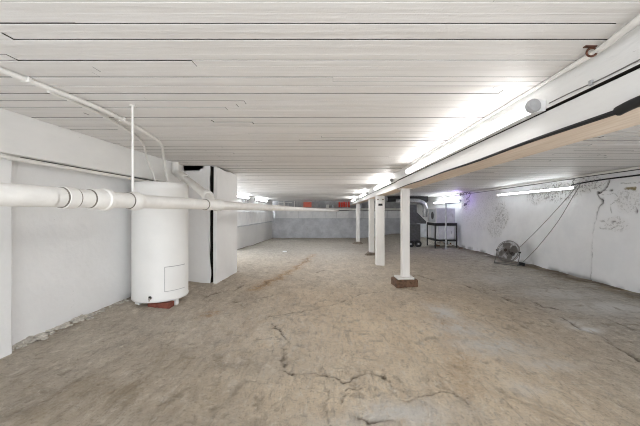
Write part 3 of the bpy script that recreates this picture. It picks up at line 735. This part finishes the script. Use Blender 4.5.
# things in the dim band under the ceiling
b = NB()
for z in (1.45, 1.55, 1.65): box(b, -1.58, -1.12, YF+.1, YF+.30, z-.052, z+.048, .008)
hb = build('red_block', b, 'orange'); tag(hb, 'faded red stack of blocks high on the far wall, left of the other', 'blocks', 'red blocks high on the far wall')
for x0, x1, w_ in ((-1.66, -1.04, 'faded'), (.36, 1.12, 'bright')):
    b = NB(); box(b, x0, x1, YF+.09, YF+.36, 1.36, 1.398, .005)
    tag(build('block_shelf', b, 'upper_far'), 'grey shelf carrying the '+w_+' red blocks on the far wall', 'shelf', 'block shelves on the far wall')
t = thing('red_block', (.71, YF+.2, 1.40), 'bright red group of upright bars where the beam meets the far wall', 'blocks', 'red blocks high on the far wall')
for i in range(5):
    b = NB(); X = .43+i*.135; box(b, X, X+.105, YF+.1, YF+.3, 1.40, 1.71-.03*(i % 2), .012); build('bar', b, 'red', t)
for i, (X, w, zt_) in enumerate(((-2.7, .05, ZC), (-2.45, .09, 1.70), (-2.1, .04, ZC), (-.75, .05, ZC), (-.2, .16, 1.56), (.12, .1, 1.6), (2.4, .2, 1.65), (1.72, .22, 1.62))):
    b = NB(); tube(b, [(X, YF+.2, .77), (X, YF+.2, zt_)], w/2, 12); tube(b, [(X, YF+.2, 1.45), (X, YF+.2, 1.50)], w/2*1.25, 12)
    tag(build('pipe_stub', b, 'galv' if i % 2 else 'pipe_paint', None, True), 'grey upright pipe stub on the far wall '+['in the left corner', 'second from the left corner', 'third from the left corner', 'just right of the faded red blocks', 'short and thick, midway between the red blocks', 'short, left of the bright red bars', 'beyond the nearest post', 'beyond the thick post'][i], 'pipe', 'pipe stubs on the far wall')
b = NB(); tube(b, [(-3.0, YF-.02, 1.66), (-2.2, YF-.02, 1.66)], .02, 8); tube(b, [(-3.0, YF-.02, 1.52), (-2.4, YF-.02, 1.52)], .02, 8); tube(b, [(-2.62, YF-.02, 1.66), (-2.62, YF-.02, 1.40)], .02, 8); tube(b, [(-2.95, YF-.02, 1.70), (-2.95, YF-.02, 1.46)], .02, 8)
tag(build('conduit_rack', b, 'pipe_paint', None, True), 'small lattice of white conduits in the far left corner', 'pipes')
for i, (y, X) in enumerate(((10.75, -3.14), (11.45, -3.17))):
    b = NB(); tube(b, [(X, y, ZC-.002), (X, y, 1.3)], .014, 8); tube(b, smoothpath([(X, y, 1.62), (X-.08, y+.1, 1.60), (X-.14, y+.6, 1.6)], 5), .012, 8)
    tag(build('drop_conduit', b, 'galv', None, True), 'grey conduit hanging down the far left wall, '+['nearer the pier', 'just beyond the first'][i], 'pipe', 'conduits on the far left wall')

# ------------------------------------------------------------------ furnace
GXc, GYc = 2.96, 10.9; z0 = fz(GXc, GYc)
t = thing('furnace', (GXc, GYc, z0), 'dark grey furnace with a sloping hood behind the nearest post', 'furnace')
b = NB(); box(b, 2.70, 3.17, 10.62, 11.2, z0+.10, .70, .012); cbn = build('cabinet', b, 'dark_metal', t)
b = NB(); box(b, 2.74, 3.13, 10.612, 10.622, z0+.16, .42, .003); build('door_panel', b, 'dark_metal', cbn)
b = NB()
lo = [(2.68, 10.60), (3.36, 10.60), (3.36, 11.2), (2.68, 11.2)]; hi = [(2.72, 10.66), (3.05, 10.66), (3.05, 11.14), (2.72, 11.14)]
A = [b.verts.new((x, y, .72)) for x, y in lo]; B0 = [b.verts.new((x, y, .80)) for x, y in lo]; B = [b.verts.new((x, y, 1.12)) for x, y in hi]; C_ = [b.verts.new((x, y, 1.40)) for x, y in hi]
for U, V in ((A, B0), (B0, B), (B, C_)):
    for i in range(4): b.faces.new((U[i], U[(i+1) % 4], V[(i+1) % 4], V[i]))
b.faces.new(A); b.faces.new(C_)
build('hood', b, 'dark_metal', t)
for X in (2.80, 3.06):
    b = NB(); tube(b, [(X, 10.50, z0+.12), (X, 10.60, z0+.12)], .115, 24); ring(b, (X, 10.5, z0+.12), (0, 1, 0), .095, .022, 28, 8); wh = build('blower', b, 'iron', t, True)
    b = NB(); tube(b, [(X, 10.47, z0+.12), (X, 10.51, z0+.12)], .035, 14); build('blower_hub', b, 'galv', wh, True)
for X, Y in ((2.73, 10.66), (3.14, 10.66), (2.73, 11.16), (3.14, 11.16)):
    b = NB(); box(b, X-.025, X+.025, Y-.025, Y+.025, fz(X, Y)-.01, z0+.11, .003); build('leg', b, 'iron', t)
# ducts
t = thing('round_duct', (2.9, 11.0, 1.5), 'silver round duct arching over the furnace and turning down', 'duct')
b = NB(); tube(b, smoothpath([(2.35, 10.85, 1.50), (2.75, 10.75, 1.52), (3.05, 10.7, 1.515), (3.27, 10.7, 1.45), (3.36, 10.72, 1.32), (3.37, 10.74, 1.15), (3.37, 10.76, .95)], 8), .085, 20); dm = build('duct', b, 'galv', t, True)
for p, q in (((2.72, 10.755, 1.519), (2.76, 10.748, 1.52)), ((3.37, 10.74, 1.16), (3.37, 10.745, 1.12)), ((3.10, 10.70, 1.507), (3.13, 10.70, 1.50))):
    b = NB(); tube(b, [p, q], .093, 20); build('joint_band', b, 'galv', dm, True)
t = thing('flue_duct', (2.6, 11.5, 1.56), 'black flue duct running behind the silver duct under the ceiling', 'duct')
b = NB(); tube(b, smoothpath([(2.05, 11.4, 1.62), (2.6, 11.45, 1.63), (3.3, 11.5, 1.63), (3.7, 11.5, 1.63)], 6), .11, 18); build('duct', b, 'iron', t, True)
b = NB(); tube(b, [(2.86, 11.3, 1.37), (2.86, 11.45, 1.60)], .12, 18); build('riser', b, 'iron', t, True)
b = NB(); tube(b, [(2.03, 11.4, 1.62), (2.12, 11.41, 1.62)], .125, 18); build('end_collar', b, 'galv', t, True)
# cabinets on black frame by the right wall
def cabinet(x0, x1, y0, y1, z0, z1, label, port=False, mat='grey_cabinet'):
    t = thing('metal_cabinet', ((x0+x1)/2, (y0+y1)/2, z0), label, 'cabinet', 'metal cabinets at the far right')
    b = NB(); box(b, x0, x1, y0, y1, z0, z1, .015); bo = build('body', b, mat, t)
    b = NB(); box(b, x0+.04, x1-.04, y0-.008, y0+.002, z0+.05, z1-.05, .004); dr = build('front_panel', b, mat, t)
    b = NB(); box(b, x1-.10, x1-.08, y0-.022, y0-.007, (z0+z1)/2-.05, (z0+z1)/2+.05, .003); build('handle', b, 'galv', dr)
    if port:
        zc_ = (z0+z1)/2; b = NB()
        tube(b, [(x0-.006, (y0+y1)/2, zc_), (x0+.004, (y0+y1)/2, zc_)], .13, 28); build('port', b, 'dark_metal', t, True)['label'] = 'round dark port in the side'
        b = NB()
        for a_, c_ in (((y0+.01, z0+.01), (y1-.01, z0+.01)), ((y1-.01, z0+.01), (y1-.01, z1-.01)), ((y1-.01, z1-.01), (y0+.01, z1-.01)), ((y0+.01, z1-.01), (y0+.01, z0+.01))):
            tube(b, [(x0-.01, *a_), (x0-.01, *c_)], .022, 8)
        build('white_frame', b, 'housing', t, True)['label'] = 'white frame round the side'
    return t
cabinet(3.50, 4.12, 9.95, 10.75, .765, 1.255, 'upper pale metal cabinet with a white-framed side, by the right wall', True)
cabinet(3.56, 4.10, 9.98, 10.7, .215, .665, 'lower metal cabinet hanging under the upper one by the right wall', False, 'pale_cabinet')
cabinet(3.30, 3.72, 11.6, 12.3, .15, .70, 'metal cabinet standing between the furnace and the stacked pair', False, 'pale_cabinet')
t = thing('cabinet_frame', (3.8, 10.3, fz(3.8, 10.3)), 'black steel frame carrying the two stacked metal cabinets', 'frame')
b = NB(); box(b, 3.44, 4.18, 9.93, 10.78, .672, .763, .004); build('shelf_rail', b, 'iron', t)
for X in (3.455, 4.165):
    for Y in (9.945, 10.765):
        b = NB(); box(b, X-.018, X+.018, Y-.018, Y+.018, fz(X, Y)-.01, .69, .003); build('leg', b, 'iron', t)
b = NB(); box(b, 3.475, 4.15, 9.935, 10.775, .16, .21, .003); build('lower_rail', b, 'iron', t)
t = thing('standpipe', (3.66, 9.55, fz(3.66, 9.55)), 'grey upright pipe with a short arm standing before the cabinets', 'pipe')
b = NB(); tube(b, [(3.66, 9.55, fz(3.66, 9.55)-.01), (3.66, 9.55, 1.415)], .022, 12); build('pipe', b, 'galv', t, True)
b = NB(); tube(b, [(3.64, 9.55, 1.415), (3.96, 9.55, 1.415)], .02, 12); build('arm', b, 'galv', t, True)
b = NB(); tube(b, [(3.66, 9.55, fz(3.66, 9.55)-.005), (3.66, 9.55, fz(3.66, 9.55)+.04)], .05, 14); build('foot', b, 'galv', t, True)
# violet led
t = thing('led_lamp', (3.93, 9.35, ZC), 'small glowing violet lamp under the ceiling by the right wall', 'light')
b = NB(); tube(b, [(3.93, 9.35, ZC-.001), (3.93, 9.35, 1.66)], .006, 8); build('cord', b, 'cable', t, True)
b = NB(); lathe(b, [(.015, .075), (.03, .06), (.03, .03), (.025, .02)], (3.93, 9.35, 1.59), 16); build('socket', b, 'housing', t, True)
b = NB(); lathe(b, [(.01, -.04), (.028, -.02), (.034, 0), (.028, .022)], (3.93, 9.35, 1.59), 16); build('bulb', b, 'violet', t, True)['label'] = 'glowing violet bulb'
rr = random.Random(4)
b = NB(); p = Vector((4.02, 9.3, 1.70)); pts = [p]
for i in range(26):
    p = p+Vector((rr.uniform(-.07, .07), rr.uniform(-.05, .05), rr.uniform(-.09, .09))); p.x = min(max(p.x, 3.96), 4.25); p.z = min(max(p.z, 1.32), 1.735); p.y = min(max(p.y, 9.0), 9.5); pts.append(p.copy())
tube(b, smoothpath(pts, 4), .009, 6); tag(build('tangled_cable', b, 'cable', None, True), 'tangle of cable hanging beside the violet lamp on the right wall', 'cable')

# ------------------------------------------------------------------ rubble and chips
spots = [(437, 246, .10), (441, 243, .08), (449, 246, .09), (453, 245, .12), (457, 247, .07), (434, 243, .09), (461, 249, .06), (443, 249, .05)]
names = ['leftmost but one beside the cabinet leg', 'behind the standpipe foot', 'just right of the standpipe foot', 'largest, below the cabinets', 'between the largest piece and the wall', 'leftmost, below the cabinets', 'nearest the right wall', 'smallest, in front of the standpipe']
for i, (u, v, s) in enumerate(spots):
    X, Y = fpt(u, v); b = NB(); chunk(b, (X, Y, fz(X, Y)+s*.22), (s, s*.7, s*.4), 20+i)
    tag(build('rubble_piece', b, ['block_wood', 'stone', 'plaster_chunk'][i % 3], None, False), 'rubble lump '+names[i], 'rubble', 'rubble below the metal cabinets')
X, Y = fpt(285, 252); b = NB(); chunk(b, (X, Y, fz(X, Y)+.012), (.07, .10, .022), 50); tag(build('plaster_chip', b, 'wall_paint'), 'small white flake lying on the floor beyond the pier', 'chip')
rr = random.Random(9); b = NB()
for i in range(150):
    Y = rr.uniform(2.02, 3.2); X = -2.20+abs(rr.gauss(0, .028)); s = rr.uniform(.004, .016)*(1.4 if 2.1 < Y < 2.7 else .8)
    chunk(b, (X, Y, fz(X, Y)+s*.3), (s*1.2, s*1.5, s*.7), i)
tag(build('plaster_crumbs', b, 'plaster_chunk'), 'crumbled plaster along the foot of the left wall', 'rubble', None, 'stuff')

# ------------------------------------------------------------------ world, camera, view
w = bpy.data.worlds.new('world'); sc.world = w; w.use_nodes = True
w.node_tree.nodes['Background'].inputs[0].default_value = (.92, .96, 1, 1); w.node_tree.nodes['Background'].inputs[1].default_value = 1.5  # world light acts as fill through the open rear and added opening
cam = bpy.data.cameras.new('camera'); co = bpy.data.objects.new('camera', cam); COL.objects.link(co)
co.location = (0, 0, H); co.rotation_euler = (PI/2, 0, 0)
cam.sensor_fit = 'HORIZONTAL'; cam.sensor_width = 36; cam.lens = 36*F/640
cam.shift_x = -11/640; cam.shift_y = -1/640
cam.clip_start = .02
sc.camera = co
sc.cycles.max_bounces = 20; sc.cycles.diffuse_bounces = 18; sc.cycles.glossy_bounces = 8; sc.cycles.filter_width = 1.05
vs = sc.view_settings; vs.view_transform = 'Standard'; vs.look = 'None'; vs.gamma = 1; vs.use_curve_mapping = False
vs.exposure = 1.36
